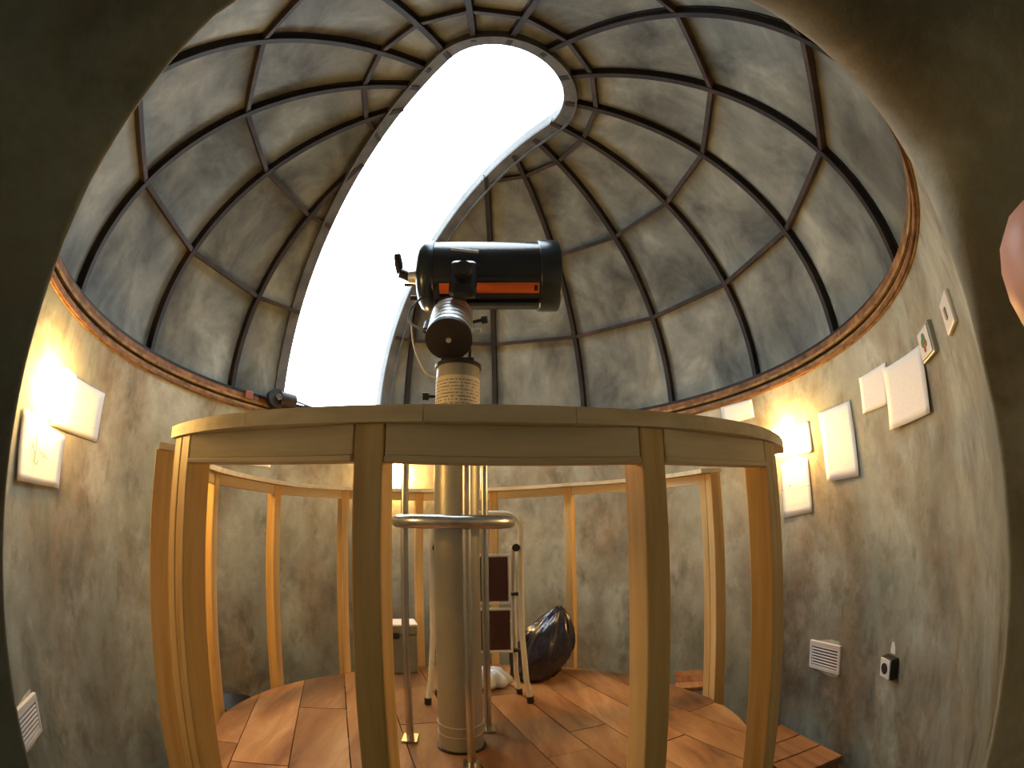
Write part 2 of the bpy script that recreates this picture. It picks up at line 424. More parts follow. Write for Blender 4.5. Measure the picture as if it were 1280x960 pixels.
for i in range(NR):
    for (l0, l1) in rows:
        bm = bmesh.new(); g = []
        az0, az1 = RIB0 + i * STEP + .05, RIB0 + (i + 1) * STEP - .05
        nu, nv = 6, 6
        for b in range(nv + 1):
            for a in range(nu + 1):
                az = az0 + (az1 - az0) * a / nu; lat = l0 + .06 + (l1 - l0 - .12) * b / nv
                Q = dome_pt(az, lat, .022); g.append(bm.verts.new(Q))
        for b in range(nv):
            for a in range(nu):
                q = b * (nu + 1) + a; bm.faces.new((g[q], g[q + 1], g[q + nu + 2], g[q + nu + 1]))
        cen = dome_pt((az0 + az1) / 2, (l0 + l1) / 2)
        if cen.dot(su) > -.75:
            cutters = [(sw * SL_W0, sw), (sw * SL_W1, sw)]
            if l0 > 40:
                cutters.append((su * SL_U, su))
                for (ua, wa), (ub, wb) in zip(end_arc[::2], end_arc[2::2]):
                    cutters.append((su * ua + sw * wa, (su * (wb - wa) - sw * (ub - ua)).normalized()))
            for co, no in cutters:
                bmesh.ops.bisect_plane(bm, geom=bm.verts[:] + bm.edges[:] + bm.faces[:], plane_co=co, plane_no=no, dist=1e-5)
            dead = [f for f in bm.faces if in_slit(f.calc_center_median())]
            bmesh.ops.delete(bm, geom=dead, context='FACES')
        if not bm.faces: bm.free(); continue
        bmesh.ops.recalc_face_normals(bm, faces=bm.faces[:])
        inner = bm.faces[:]
        r = bmesh.ops.extrude_face_region(bm, geom=inner)
        for v in [e for e in r['geom'] if isinstance(e, bmesh.types.BMVert)]:
            d = (v.co - Vector((0, 0, DOME_Z))).normalized(); v.co += d * .012
        bmesh.ops.recalc_face_normals(bm, faces=bm.faces[:])
        me = bpy.data.meshes.new('dome_panel'); bm.to_mesh(me); bm.free(); me.materials.append(M['panel'])
        o = bpy.data.objects.new('dome_panel', me); COL.objects.link(o); o.parent = dome
def bar(path, side, w, d0, d1):
    """bar of rectangular section along a path; side = lateral direction per point, d0..d1 = depth towards the dome's middle"""
    vs = []; fs = []; c0 = Vector((0, 0, DOME_Z - .1))
    for P, s_ in zip(path, side):
        nn = (c0 - P).normalized(); nn = (nn - s_ * nn.dot(s_)).normalized()
        vs += [P + s_ * w + nn * d0, P - s_ * w + nn * d0, P - s_ * w + nn * d1, P + s_ * w + nn * d1]
    for i in range(len(path) - 1):
        for q in range(4): fs.append((i * 4 + q, i * 4 + (q + 1) % 4, i * 4 + 4 + (q + 1) % 4, i * 4 + 4 + q))
    e = len(vs); fs += [(0, 1, 2, 3), (e - 4, e - 3, e - 2, e - 1)]
    return MB().add(vs, fs)
for i in range(NR):
    az = RIB0 + i * STEP
    path = []
    for q in range(61):
        P = dome_pt(az + 1e-4, -1 + (LAT_TOP + 1) * q / 60, .018)
        if in_hole(P): break
        path.append(P)
    if len(path) < 4: continue
    side = [Vector((math.cos(rad(az)), -math.sin(rad(az)), 0))] * len(path)
    b = bar(path, side, .0125, 0, .032)
    # inner flange: the bar is a T section
    b2 = bar(path, side, .0185, -.003, .006); b.add(b2.v, b2.f)
    b.build('rib', M['rib'], dome)
for lat in LATS[1:]:
    for i in range(NR):
        A = dome_pt(RIB0 + i * STEP + 1e-4, lat, .016); Bp = dome_pt(RIB0 + (i + 1) * STEP - 1e-4, lat, .016)
        run = []
        for q in range(41):
            P = A.lerp(Bp, q / 40)
            if not in_hole(P): run.append(P)
        if len(run) < 4: continue
        path = [run[0], run[-1]]
        t = (path[1] - path[0]).normalized(); s_ = t.cross((Vector((0, 0, DOME_Z)) - path[0]).normalized()).normalized()
        if (path[1] - path[0]).length < .03: continue
        bar(path, [s_, s_], .011, .0, .024).build('purlin', M['purlin'], dome)
# frame of the slit: along one side, round the pole, down the other side
edge = []
def on_dome(x, y): return Vector((x, y, DOME_Z + DOME_B * math.sqrt(max(0.0, 1 - (x * x + y * y) / DOME_R**2))))
for w_, rev in ((SL_W0, False), (SL_W1, True)):
    rr = math.sqrt(DOME_R**2 - w_ * w_); th0 = math.asin(SL_U / rr)
    seg = [(rr * math.sin(math.pi / 2 - .002 + (th0 - math.pi / 2 + .002) * q / 40), w_) for q in range(41)]
    if rev: seg = end_arc[1:-1] + seg[::-1]
    edge += seg
ep = [on_dome(*(su * u + sw * w)[:2]) for u, w in edge]
lat_dir = []
for i in range(len(edge)):
    a, b = edge[max(0, i - 1)], edge[min(len(edge) - 1, i + 1)]
    t = Vector((b[0] - a[0], b[1] - a[1])); t = t.normalized() if t.length > 1e-9 else Vector((1, 0))
    nv = Vector((t.y, -t.x))            # away from the opening
    if i < 41: nv = Vector((0, -1))
    elif i >= len(edge) - 41: nv = Vector((0, 1))
    else: nv = Vector(((edge[i][0] - SL_U) / SL_D**2, (edge[i][1] - SL_C) / SL_H**2)).normalized()
    lat_dir.append((su * nv.x + sw * nv.y))
def sweep_rect(l0, l1, d0, d1, mat_, name):
    vs = []; fs = []
    for P, s_ in zip(ep, lat_dir):
        nn = Vector((P.x / DOME_R**2, P.y / DOME_R**2, (P.z - DOME_Z) / DOME_B**2)).normalized()
        s2 = (s_ - nn * s_.dot(nn)).normalized()
        if d1 > .05: nn = (nn - s_ * nn.dot(s_)).normalized(); s2 = s_
        vs += [P + s2 * l0 + nn * d0, P + s2 * l1 + nn * d0, P + s2 * l1 + nn * d1, P + s2 * l0 + nn * d1]
    for i in range(len(ep) - 1):
        for q in range(4): fs.append((i * 4 + q, i * 4 + (q + 1) % 4, i * 4 + 4 + (q + 1) % 4, i * 4 + 4 + q))
    e = len(vs); fs += [(0, 1, 2, 3), (e - 4, e - 3, e - 2, e - 1)]
    return MB().add(vs, fs).build(name, mat_, dome)
sweep_rect(-.002, .062, -.010, .02, M['frame'], 'slit_frame')
sweep_rect(.056, .066, -.026, .0, M['frame'], 'slit_frame_lip')
sweep_rect(-.004, .008, .0, .06, M['frame'], 'slit_curb')

# ------------------------------------------------------------------ deck
DECK_Z, DECK_R, DC = .40, .905, Vector((0, .008))
deck = thing('wooden_deck', 'round raised deck of worn wooden planks around the telescope pier', 'deck', (0, 0, FLOOR_Z))
ld = Vector((.262, -.965)); wd = Vector((.965, .262))
def plank(w0, w1, l0, l1, dz):
    vs = []; k_ = 7; tops = []
    for i in range(k_ + 1):
        w_ = w0 + (w1 - w0) * i / k_; h = math.sqrt(max(0, DECK_R**2 - w_ * w_))
        a, b = max(l0, -h), min(l1, h)
        if b - a < .004: continue
        tops.append((w_, a, b))
    if len(tops) < 2: return
    for w_, a, b in tops:
        for l_ in (a, b):
            p2 = ld * l_ + wd * w_ + DC
            vs += [(p2.x, p2.y, DECK_Z + dz - FLOOR_Z), (p2.x, p2.y, DECK_Z - .028 - FLOOR_Z)]
    fs = []
    for i in range(len(tops) - 1):
        o = i * 4; q = o + 4
        fs += [(o, o + 2, q + 2, q), (o + 1, q + 1, q + 3, o + 3), (o, q, q + 1, o + 1), (o + 2, o + 3, q + 3, q + 2)]
    e = (len(tops) - 1) * 4
    fs += [(0, 1, 3, 2), (e, e + 2, e + 3, e + 1)]
    MB().add(vs, fs).build('plank', M['plank'], deck)
seams = [-.96, -.785, -.61, -.427, -.24, -.05, .15, .30, .44, .60, .74, .92]
cuts = [[.05], [.18], [.30, -.32], [.22], [-.15, .42], [.30], [-.38, .25], [.1], [-.3, .35], [.0], [.2]]
for (w0, w1), cc in zip(zip(seams, seams[1:]), cuts):
    ls = [-1.0] + sorted(cc) + [1.0]
    for l0, l1 in zip(ls, ls[1:]): plank(w0 + .0018, w1 - .0018, l0 + .0015, l1 - .0015, random.uniform(-.0012, .0012))
MB().arc(.80, .86, .28 - FLOOR_Z, .370 - FLOOR_Z, 0, 360, 64, (0, .015)).build('ring_beam', M['joint'], deck)
for i in range(5):
    w_ = -.62 + .31 * i; h = math.sqrt(.84**2 - w_ * w_) * 2
    MB().box((0, 0, 0), (h, .045, .09), Matrix.Translation((ld.x * w_, .015 + ld.y * w_, .325 - FLOOR_Z)) @ Matrix.Rotation(math.atan2(wd.y, wd.x), 4, 'Z')).build('joist', M['joint'], deck)
for i in range(8):
    q = pol(22.5 + 45 * i, .83); MB().box((q.x, q.y + .015, (.28 - FLOOR_Z) / 2), (.08, .08, .28 - FLOOR_Z)).build('deck_leg', M['joint'], deck)

# ------------------------------------------------------------------ railings
RC = (0.0, 0.0)
def post(parent, az, r, z0, z1, wt=.043, wr=.05, mat_='pine_v', c=RC):
    q = pol(az, r)
    f = frame_mat((q.x + c[0], q.y + c[1], 0), (math.cos(rad(az)), -math.sin(rad(az)), 0), (math.sin(rad(az)), math.cos(rad(az)), 0), (0, 0, 1))
    o = MB().box((0, 0, (z1 - z0) / 2), (wt, wr, z1 - z0), None, .003).build('post', M[mat_], parent)
    f.translation.z = z0; o.matrix_local = f
    return o
def straight_board(parent, name, azA, azB, r, zA, zB, th, dep, trim, mat_, c=RC):
    """board laid straight between two azimuths; z = its underside"""
    A = pol(azA, r, zA) + Vector((*c, 0)); B = pol(azB, r, zB) + Vector((*c, 0)); t = (B - A).normalized()
    A = A + t * trim; B = B - t * trim; y = Vector((0, 0, 1)).cross(t).normalized()
    o = MB().box((0, 0, dep / 2), ((B - A).length, th, dep), None, .002).build(name, M[mat_], parent)
    o.matrix_local = frame_mat((A + B) / 2, t, y, t.cross(y))
    return o
nr = thing('railing', 'curved pine railing with deep apron, standing between the doorway and the pier', 'railing')
near_posts = [-145.35, -171.55, 163.9, 141.8]
RB, RT = 1.287, 1.311
rail_cuts = [-139.8, -158, -176.1, -188.6, -203, -218, -236]
for A, B in zip(rail_cuts, rail_cuts[1:]):
    MB().arc(.870, .969, RB, RT, A - .04, B + .04, 14, RC).build('top_rail', M['pine_h'], nr)
for az in near_posts: post(nr, az, .939, FLOOR_Z, RB)
post(nr, -142.6, .939, FLOOR_Z, RB)
post(nr, 139.15, .939, FLOOR_Z, RB)
pa = [-145.35, -171.55, -196.1, -218.2]
for A, B in zip(pa, pa[1:]):
    straight_board(nr, 'apron', A, B, .957, 1.242, 1.242, .022, RB - 1.242, .0225, 'pine_h')
    straight_board(nr, 'apron_strip', A, B, .959, 1.233, 1.233, .026, .0088, .0225, 'pine_h')
fr = thing('railing', 'pine railing with slender posts along the far half of the deck, behind the pier', 'railing')
ztab = [(-130, 1.30), (-95, 1.303), (-60, 1.306), (-30, 1.326), (7, 1.345), (32, 1.353), (60, 1.342), (90, 1.325)]
def fz(a):
    for (p0, z0), (p1, z1) in zip(ztab, ztab[1:]):
        if a <= p1: return z0 + (z1 - z0) * (a - p0) / (p1 - p0)
    return ztab[-1][1]
fposts = [-126.0, -91.2, -65.6, -41.6, -17.0, 7.0, 31.3, 56.0, 80.4]
for A, B in zip(fposts, fposts[1:]):
    e0 = A - (1.6 if A == fposts[0] else 0); e1 = B + (4.0 if B == fposts[-1] else 0)
    MB().arc(.875, .970, -.017, 0, e0 + .05, e1 - .05, 12, (0, 0), fz).build('top_rail', M['pine_pale'], fr)
    straight_board(fr, 'apron', A, B, .938, fz(A) - .057, fz(B) - .057, .022, .040, .021, 'pine_pale', (0, 0))
for az in fposts: post(fr, az, .943 if az > -120 else .952, FLOOR_Z, fz(az) - .017, .040, .050, 'pine_v', (0, 0))
post(fr, 83.0, .943, FLOOR_Z, fz(84) - .017, .040, .050, 'pine_v', (0, 0))

# ------------------------------------------------------------------ pier, guard frame, telescope
PX, PY = -.048, -.072
pier = thing('telescope_pier', 'thick grey steel column rising through the deck under the telescope', 'pier', (PX, PY, FLOOR_Z))
PZ = lambda z: z - FLOOR_Z
MB().cyl(.0715, 0, PZ(1.662), 48).build('column', M['pier'], pier)
MB().arc(.0712, .0735, PZ(1.490), PZ(1.622), 0, 360, 48).build('printed_label', M['pier_label'], pier)
MB().cyl(.078, PZ(1.662), PZ(1.674), 40).build('top_flange', M['black'], pier)
for z in (.462, .498):
    MB().tube([(.0728 * math.cos(t * math.pi / 20), .0728 * math.sin(t * math.pi / 20), PZ(z) + .004 * math.sin(t * math.pi / 20)) for t in range(40)], .0012, 6, True).build('string', M['white_tube'], pier)
MB().arc(.071, .079, PZ(.401), PZ(.406), 0, 360, 40).build('floor_seal', M['black'], pier)
pk = MB().tube([(-.06, .0, PZ(1.568)), (-.095, .0, PZ(1.568))], .006, 10); pk.cyl(.014, 0, .02, 16, axis_frame((-.095, 0, PZ(1.568)), (-1, 0, 0))); pk.build('clamp_knob', M['black'], pier)
lab = bpy.data.objects.get('printed_label')
uvl = lab.data.uv_layers.new(name='uv')
for l_ in lab.data.loops:
    v = lab.data.vertices[l_.vertex_index].co
    uvl.data[l_.index].uv = ((math.atan2(v.x, -v.y) / math.pi + .5) % 1.0, (v.z - PZ(1.490)) / .132)
gf = thing('guard_frame', 'stainless steel hoop on three upright rods around the pier', 'guard', (PX - .01, PY, .4025))
hoop = MB().tube([(.174 * math.cos(i * math.pi / 36), .174 * math.sin(i * math.pi / 36), .757) for i in range(72)], .0205, 16, True); hoop.build('hoop', M['steel'], gf)
for x, y in ((-.160, .036), (.100, .128), (.042, -.158)):
    rod = MB().tube([(x, y, 0), (x, y, .955)], .0125, 16).build('rod', M['steel'], gf)
    MB().cyl(.016, .955, .985, 16, Matrix.Translation((x, y, 0))).build('rod_cap', M['black'], rod)
    MB().box((x, y, .003), (.05, .07, .006)).build('foot_plate', M['steel'], gf)

tel = thing('telescope', 'black reflector telescope tube with orange strip on a fork mount', 'telescope', (PX, PY, 1.674))
TB = Vector((PX, PY, 1.674))
def lt(p): return Vector(p) - TB
# wedge and polar drum
ax = Vector((.03, math.cos(rad(50)), math.sin(rad(50)))).normalized()
face = Vector((-.080, -.125, 1.748))          # middle of the drum's lower face
MB().box(lt((-.05, -.05, 1.685)), (.11, .11, .022), None, .004).build('base_plate', M['drum'], tel)
for sx in (-1, 1):
    w_ = MB(); x = -.05 + sx * .040
    A = [(x - .005, -.06, 1.69), (x - .005, .03, 1.69), (x - .005, .06, 1.83), (x - .005, .01, 1.83), (x - .005, -.05, 1.74)]
    Bq = [(a + .010, b, c) for a, b, c in A]
    w_.add([lt(q) for q in A + Bq], [(0, 1, 2, 3, 4), (9, 8, 7, 6, 5)] + [(i, (i + 1) % 5, 5 + (i + 1) % 5, 5 + i) for i in range(5)])
    w_.build('wedge_cheek', M['drum'], tel)
df = axis_frame(lt(face), ax)
dr = MB().cyl(.0785, .0, .016, 48, df); dr.cyl(.072, .016, .19, 48, df)
drum = dr.build('drive_drum', M['drum'], tel)
for i in range(6):
    MB().lathe([(.072, .0210 + i * .027), (.0770, .0210 + i * .027)], 48, df).lathe([(.0770, .0210 + i * .027), (.0770, .0400 + i * .027)], 48, df).lathe([(.0770, .0400 + i * .027), (.072, .0400 + i * .027)], 48, df).build('cooling_ring', M['silver'], drum)
MB().cyl(.009, -.006, .002, 16, df).build('centre_bolt', M['silver'], drum)
for i in range(4):
    q = df @ Matrix.Translation((.085 * math.cos(.6 * i - .6), .085 * math.sin(.6 * i - .6), .10)); 
    if i < 2: MB().cyl(.012, -.03, .03, 12, q).build('clutch_knob', M['black'], drum)
k1 = Vector((-.002, -.06, 1.842))
kn = MB().tube([lt(k1), lt(k1 + Vector((.035, -.01, .004)))], .006, 10); kn.cyl(.014, -.008, .012, 14, axis_frame(lt(k1 + Vector((.04, -.012, .004))), (1, -.25, .1)))
kn.build('slow_motion_knob', M['black'], drum)
MB().tube([lt(k1 + Vector((.0, .0, -.03))), lt(k1 + Vector((.03, -.01, -.035)))], .008, 10).build('lock_lever', M['silver'], drum)
# fork arm
up_end = face + ax * .20
MB().tube([lt(up_end + Vector((0, 0, -.01))), lt(up_end + Vector((-.005, .0, .05)))], [.07, .055], 20).build('fork_base', M['drum'], tel)
arm = MB().box((0, 0, 0), (.100, .045, .17), Matrix.Translation(lt((-.038, -.085, 2.000))) @ Matrix.Rotation(-.25, 4, 'X'), .02)
fork = arm.build('fork_arm', M['tube'], tel)
MB().box((0, 0, 0), (.10, .010, .008), Matrix.Translation(lt((-.035, -.135, 2.092))) @ Matrix.Rotation(.10, 4, 'Y'), .002).build('handle_strip', M['silver'], fork)
MB().cyl(.03, 0, .03, 24, axis_frame(lt((-.038, -.102, 2.02)), (0, -1, .1))).build('declination_cover', M['black'], fork)
# tube: along x, mouth towards +x
TC = Vector((.043, .075, 2.108)); tax = Vector((1, -.035, .012)).normalized()
tf = axis_frame(lt(TC), tax)
TR = .137
tb = MB().lathe([(TR, -.20), (TR, .24)], 64, tf)
tube_o = tb.build('optical_tube', M['tube'], tel)
cell = MB().lathe([(TR - .02, .21), (TR + .006, .21), (TR + .008, .215), (TR + .008, .285), (TR + .004, .291), (TR - .012, .291), (TR - .016, .275), (TR - .02, .275), (TR - .02, .21)], 64, tf)
cell_o = cell.build('corrector_cell', M['tube_cell'], tel)
MB().cyl(TR - .018, .26, .266, 48, tf).build('corrector_plate', M['glass'], cell_o)
rc = MB().lathe([(TR, -.195), (TR + .006, -.200), (TR + .006, -.232), (TR - .006, -.250), (TR - .03, -.262), (.06, -.268), (.0, -.268)], 64, tf)
rear = rc.build('rear_cell', M['tube_cell'], tel)
MB().cyl(.03, -.272, -.305, 24, tf, .026).build('visual_back', M['silver'], rear)
MB().tube([tf @ Vector((.05, -.07, -.265)), tf @ Vector((.05, -.07, -.30))], .012, 14).build('focus_knob', M['black'], rear)
d0 = tf @ Vector((0, 0, -.30)); dd = Vector((-1, -.25, .35)).normalized(); d1 = d0 + dd * .045; d2 = d1 + Vector((-.015, -.02, .075))
MB().tube([d0, d1], .02, 16).build('star_diagonal', M['black'], rear)
ey = MB().tube([d1, d1.lerp(d2, .5), d2], [.014, .017, .014], 16).build('eyepiece', M['black'], rear)
fs0 = tf @ Vector((.0, -.10, -.27))
# dovetail, finder shoe, strip
for ang, nm in ((math.pi / 2, 'dovetail_rail'),):
    pass
def on_tube(angle, z, r=TR): return tf @ Vector((r * math.cos(angle), r * math.sin(angle), z))
# angle of the side that faces the doorway
def ang_of(v):
    l_ = tf.to_3x3().inverted() @ Vector(v); return math.atan2(l_.y, l_.x)
a_cam = ang_of((0, -1, 0)); a_up = ang_of((0, 0, 1)); a_dn = ang_of((0, 0, -1))
def tube_patch(amid, aw, z0, z1, h, name, mat_, parent):
    vs = []; fs = []; k_ = 8
    for i in range(k_ + 1):
        a = amid - aw / 2 + aw * i / k_
        for z in (z0, z1):
            for r in (TR + .0002, TR + h): vs.append(on_tube(a, z, r))
    for i in range(k_):
        o = i * 4; q = o + 4
        fs += [(o + 1, o + 3, q + 3, q + 1), (o, q, q + 2, o + 2), (o, o + 1, q + 1, q), (o + 2, q + 2, q + 3, o + 3)]
    e = k_ * 4; fs += [(0, 2, 3, 1), (e, e + 1, e + 3, e + 2)]
    return MB().add(vs, fs, False).build(name, mat_, parent)
sgn = 1 if ((a_dn - a_cam + math.pi) % (2 * math.pi) - math.pi) > 0 else -1
st = tube_patch(a_cam + sgn * .86, .30, -.17, .205, .002, 'orange_strip', M['orange'], tube_o)
tube_patch(a_cam + sgn * .86, .16, .185, .198, .003, 'strip_mark', M['black'], st)
tube_patch(a_cam + sgn * 1.35, .12, -.19, .205, .012, 'mounting_rail', M['tube_cell'], tube_o)
tube_patch(a_up, .16, -.19, .205, .008, 'dovetail_bar', M['tube_cell'], tube_o)
for z in (.235, .268): MB().cyl(.006, 0, .004, 10, axis_frame(on_tube(a_up - .35, z, TR + .008), tf.to_3x3() @ Vector((math.cos(a_up - .35), math.sin(a_up - .35), 0)))).build('cell_screw', M['silver'], cell_o)
MB().tube([tf @ Vector((.09, .02, -.26)), tf @ Vector((.10, .02, -.34))], .007, 8).build('finder_bracket', M['black'], rear)
# cables
def spline(pts, n_=8):
    out = []; P = [Vector(q) for q in pts]
    for i in range(len(P) - 1):
        p0 = P[max(0, i - 1)]; p1 = P[i]; p2 = P[i + 1]; p3 = P[min(len(P) - 1, i + 2)]
        for k_ in range(n_):
            t = k_ / n_
            out.append(.5 * ((2 * p1) + (-p0 + p2) * t + (2 * p0 - 5 * p1 + 4 * p2 - p3) * t * t + (-p0 + 3 * p1 - 3 * p2 + p3) * t**3))
    out.append(P[-1]); return out
MB().tube([lt(q) for q in spline([(-.19, -.02, 1.96), (-.225, -.04, 1.90), (-.228, -.06, 1.85), (-.20, -.08, 1.815), (-.150, -.075, 1.800)])], .004, 8).build('cable', M['cable'], tel)
MB().tube([lt(q) for q in spline([(-.215, -.07, 1.83), (-.205, -.08, 1.76), (-.185, -.085, 1.70), (-.155, -.09, 1.645), (-.122, -.085, 1.63)])], .003, 8).build('cable', M['white_tube'], tel)

# ------------------------------------------------------------------ step ladder
sl = thing('step_ladder', 'folded cream metal step ladder with two maroon treads, standing behind the pier', 'ladder', (.016, .335, .402))
def rounded_u(w, h, r, bottom_pts_l, y):
    pts = list(bottom_pts_l)
    pts += [(-w, y, h - r)] + [(-w + r - r * math.cos(a * math.pi / 12), y, h - r + r * math.sin(a * math.pi / 12)) for a in range(1, 7)]
    return pts + [(-x, q, z) for x, q, z in pts[::-1]]
fo = rounded_u(.182, .797, .07, [(-.205, -.02, .012), (-.19, -.01, .10), (-.178, .02, .30)], .06)
MB().tube(fo, .0115, 12).build('front_frame', M['white_tube'], sl)
fi = [(-.172, .10, .012), (-.158, .085, .10), (-.152, .075, .30), (-.148, .06, .66)]
for sgn_ in (-1, 1):
    MB().tube([(x * -sgn_, y, z) for x, y, z in fi], .010, 12).build('rear_leg', M['white_tube'], sl)
    MB().tube([(sgn_ * .205, -.02, .0), (sgn_ * .203, -.019, .028)], .015, 12).build('rubber_foot', M['black'], sl)
    MB().tube([(sgn_ * .172, .10, .0), (sgn_ * .170, .099, .025)], .0135, 12).build('rubber_foot', M['black'], sl)
    kn = MB().cyl(.016, -.016, .012, 16, axis_frame((sgn_ * .160, .035, .655), (0, -1, 0))); kn.build('hinge_knob', M['black'], sl)
    for z in (.46, .215):
        MB().box((sgn_ * .158, .055, z), (.046, .03, .012), None, .003).build('clip', M['black'], sl)
for z0, z1, w in ((.425, .625, .134), (.215, .40, .140)):
    t = MB().box((0, .045, (z0 + z1) / 2), (w * 2 - .016, .018, z1 - z0 - .016), None, .004).build('tread', M['tread'], sl)
    MB().tube([(-w, .040, z0), (w, .040, z0), (w, .040, z1), (-w, .040, z1)], .007, 8, True).build('tread_rim', M['white'], t)
MB().tube([(-.15, .07, .34), (.15, .07, .34)], .007, 8).build('cross_bar', M['white_tube'], sl)

# ------------------------------------------------------------------ bags, boxes and steps
def lump(name, mat_, prof, n_=36, seed=1, amp=.08, loc=(0, 0, 0), lean=(0, 0), label='', cat=''):
    """a slack bag: a lathe whose rings are pushed in and out into folds"""
    from mathutils import noise
    vs = []; fs = []; m_ = len(prof)
    for i, (rx, ry, z) in enumerate(prof):
        for j in range(n_):
            a = 2 * math.pi * j / n_
            f = 1 + amp * (noise.noise(Vector((math.cos(a) * 1.8 + seed, math.sin(a) * 1.8, z * 6))) + .7 * noise.noise(Vector((math.cos(a) * 5 + seed, math.sin(a) * 5, z * 11))) + .30 * math.sin(a * 9 + z * 18) + .55 * abs(noise.noise(Vector((math.cos(a) * 9 + seed, math.sin(a) * 9, z * 24)))))
            vs.append((rx * f * math.cos(a) + lean[0] * z, ry * f * math.sin(a) + lean[1] * z, z + .012 * noise.noise(Vector((a * 2, z * 9, seed))) * (0 if i == 0 else 1)))
    for i in range(m_ - 1):
        for j in range(n_): fs.append((i * n_ + j, i * n_ + (j + 1) % n_, (i + 1) * n_ + (j + 1) % n_, (i + 1) * n_ + j))
    fs += [tuple(range(n_))[::-1], tuple(range((m_ - 1) * n_, m_ * n_))]
    return tag(MB().add(vs, fs, True).build(name, mat_, None, loc), label, cat)
lump('garbage_bag', M['bag'], [(.075, .07, .0), (.110, .10, .02), (.126, .11, .05), (.132, .115, .085), (.132, .115, .12), (.128, .11, .15), (.122, .10, .18), (.112, .095, .21), (.10, .085, .24), (.085, .075, .265), (.068, .06, .29), (.05, .045, .31), (.03, .03, .33), (.010, .010, .345)],
     72, 3, .21, (.262, .645, .402), (.42, .1), 'full black bin liner slumped on the deck behind the step ladder', 'bag')
lump('plastic_bag', M['clear_bag'], [(.07, .05, .0), (.098, .07, .012), (.102, .068, .03), (.095, .06, .05), (.085, .054, .066), (.070, .046, .078), (.045, .032, .086), (.015, .012, .089)],
     64, 9, .34, (.045, .545, .402), (.1, 0), 'crumpled pale plastic bag on the deck beside the black bin liner', 'bag')
tb_ = thing('storage_box', 'olive grey box with a white lid edge standing by the far railing', 'box', (-.395, .77, DECK_Z + .002), rotz=.25)
MB().box((0, 0, .10), (.22, .13, .20), None, .008).build('body', M['toolbox'], tb_)
MB().box((0, 0, .225), (.226, .136, .045), None, .006).build('lid', M['toolbox'], tb_)
MB().box((0, 0, .252), (.232, .142, .012), None, .004).build('lid_edge', M['white'], tb_)
MB().box((0, -.068, .2), (.05, .012, .03), None, .003).build('latch', M['black'], tb_)
# step up to the gap in the railing
st = thing('wooden_step', 'broad wooden step at the gap in the railing under the wall vent', 'step', (1.10, -.15, FLOOR_Z))
for i, (y0, y1) in enumerate(((-.205, -.075), (-.07, .06), (.065, .20))):
    MB().box((.015, (y0 + y1) / 2, .238), (.23, y1 - y0 - .002, .028), None, .003).build('plank', M['redwood'], st)
for y in (-.19, .185): MB().box((.015, y, .112), (.21, .022, .224)).build('side_panel', M['redwood'], st)
stool = thing('wooden_stool', 'low reddish wooden stool beside the end post of the far railing', 'stool', (1.020, .475, FLOOR_Z), rotz=-.40)
for y in (-.088, .0, .088): MB().box((0, y, .395), (.20, .086, .022), None, .003).build('plank', M['redwood'], stool)
for x in (-.07, .07):
    for y in (-.11, .11): MB().box((x, y, .192), (.028, .028, .384)).build('leg', M['redwood'], stool)
bk = thing('bucket', 'black round bucket on the floor between the deck and the wall', 'bucket', (-1.10, .40, FLOOR_Z))
bb = MB().lathe([(.0, 0), (.085, 0), (.115, .30), (.120, .30), (.120, .312), (.110, .312), (.082, .012), (.0, .012)], 36); bb.build('body', M['black'], bk)
MB().tube([(.118 * math.cos(a * math.pi / 16), -.02 * math.sin(a * math.pi / 16) - .03, .30 - .06 * math.sin(a * math.pi / 16)) for a in range(17)], .003, 6).build('handle', M['steel'], bk)

# ------------------------------------------------------------------ things on the wall
def wall_lamp(az, z, label):
    t = thing('wall_lamp', label, 'lamp', (0, 0, 0), 'lamps around the round wall'); t.matrix_world = wall_frame(az, RW, z)
    MB().cyl(.040, 0, .014, 28, axis_frame((0, 0, 0), (0, 1, 0))).build('base', M['white'], t)
    d = MB().box((0, .056, 0), (.110, .080, .130), None, .030); d.smooth = [True] * len(d.f)
    d.build('diffuser', M['lamp'], t)
    return t
wall_lamp(-113.0, 1.440, 'glowing wall lamp above the sheet with the pencil sketch')
wall_lamp(-19.2, 1.453, 'glowing wall lamp on the wall behind the pier and step ladder')
wall_lamp(82.2, 1.437, 'glowing wall lamp in front of the sheets by the railing end')

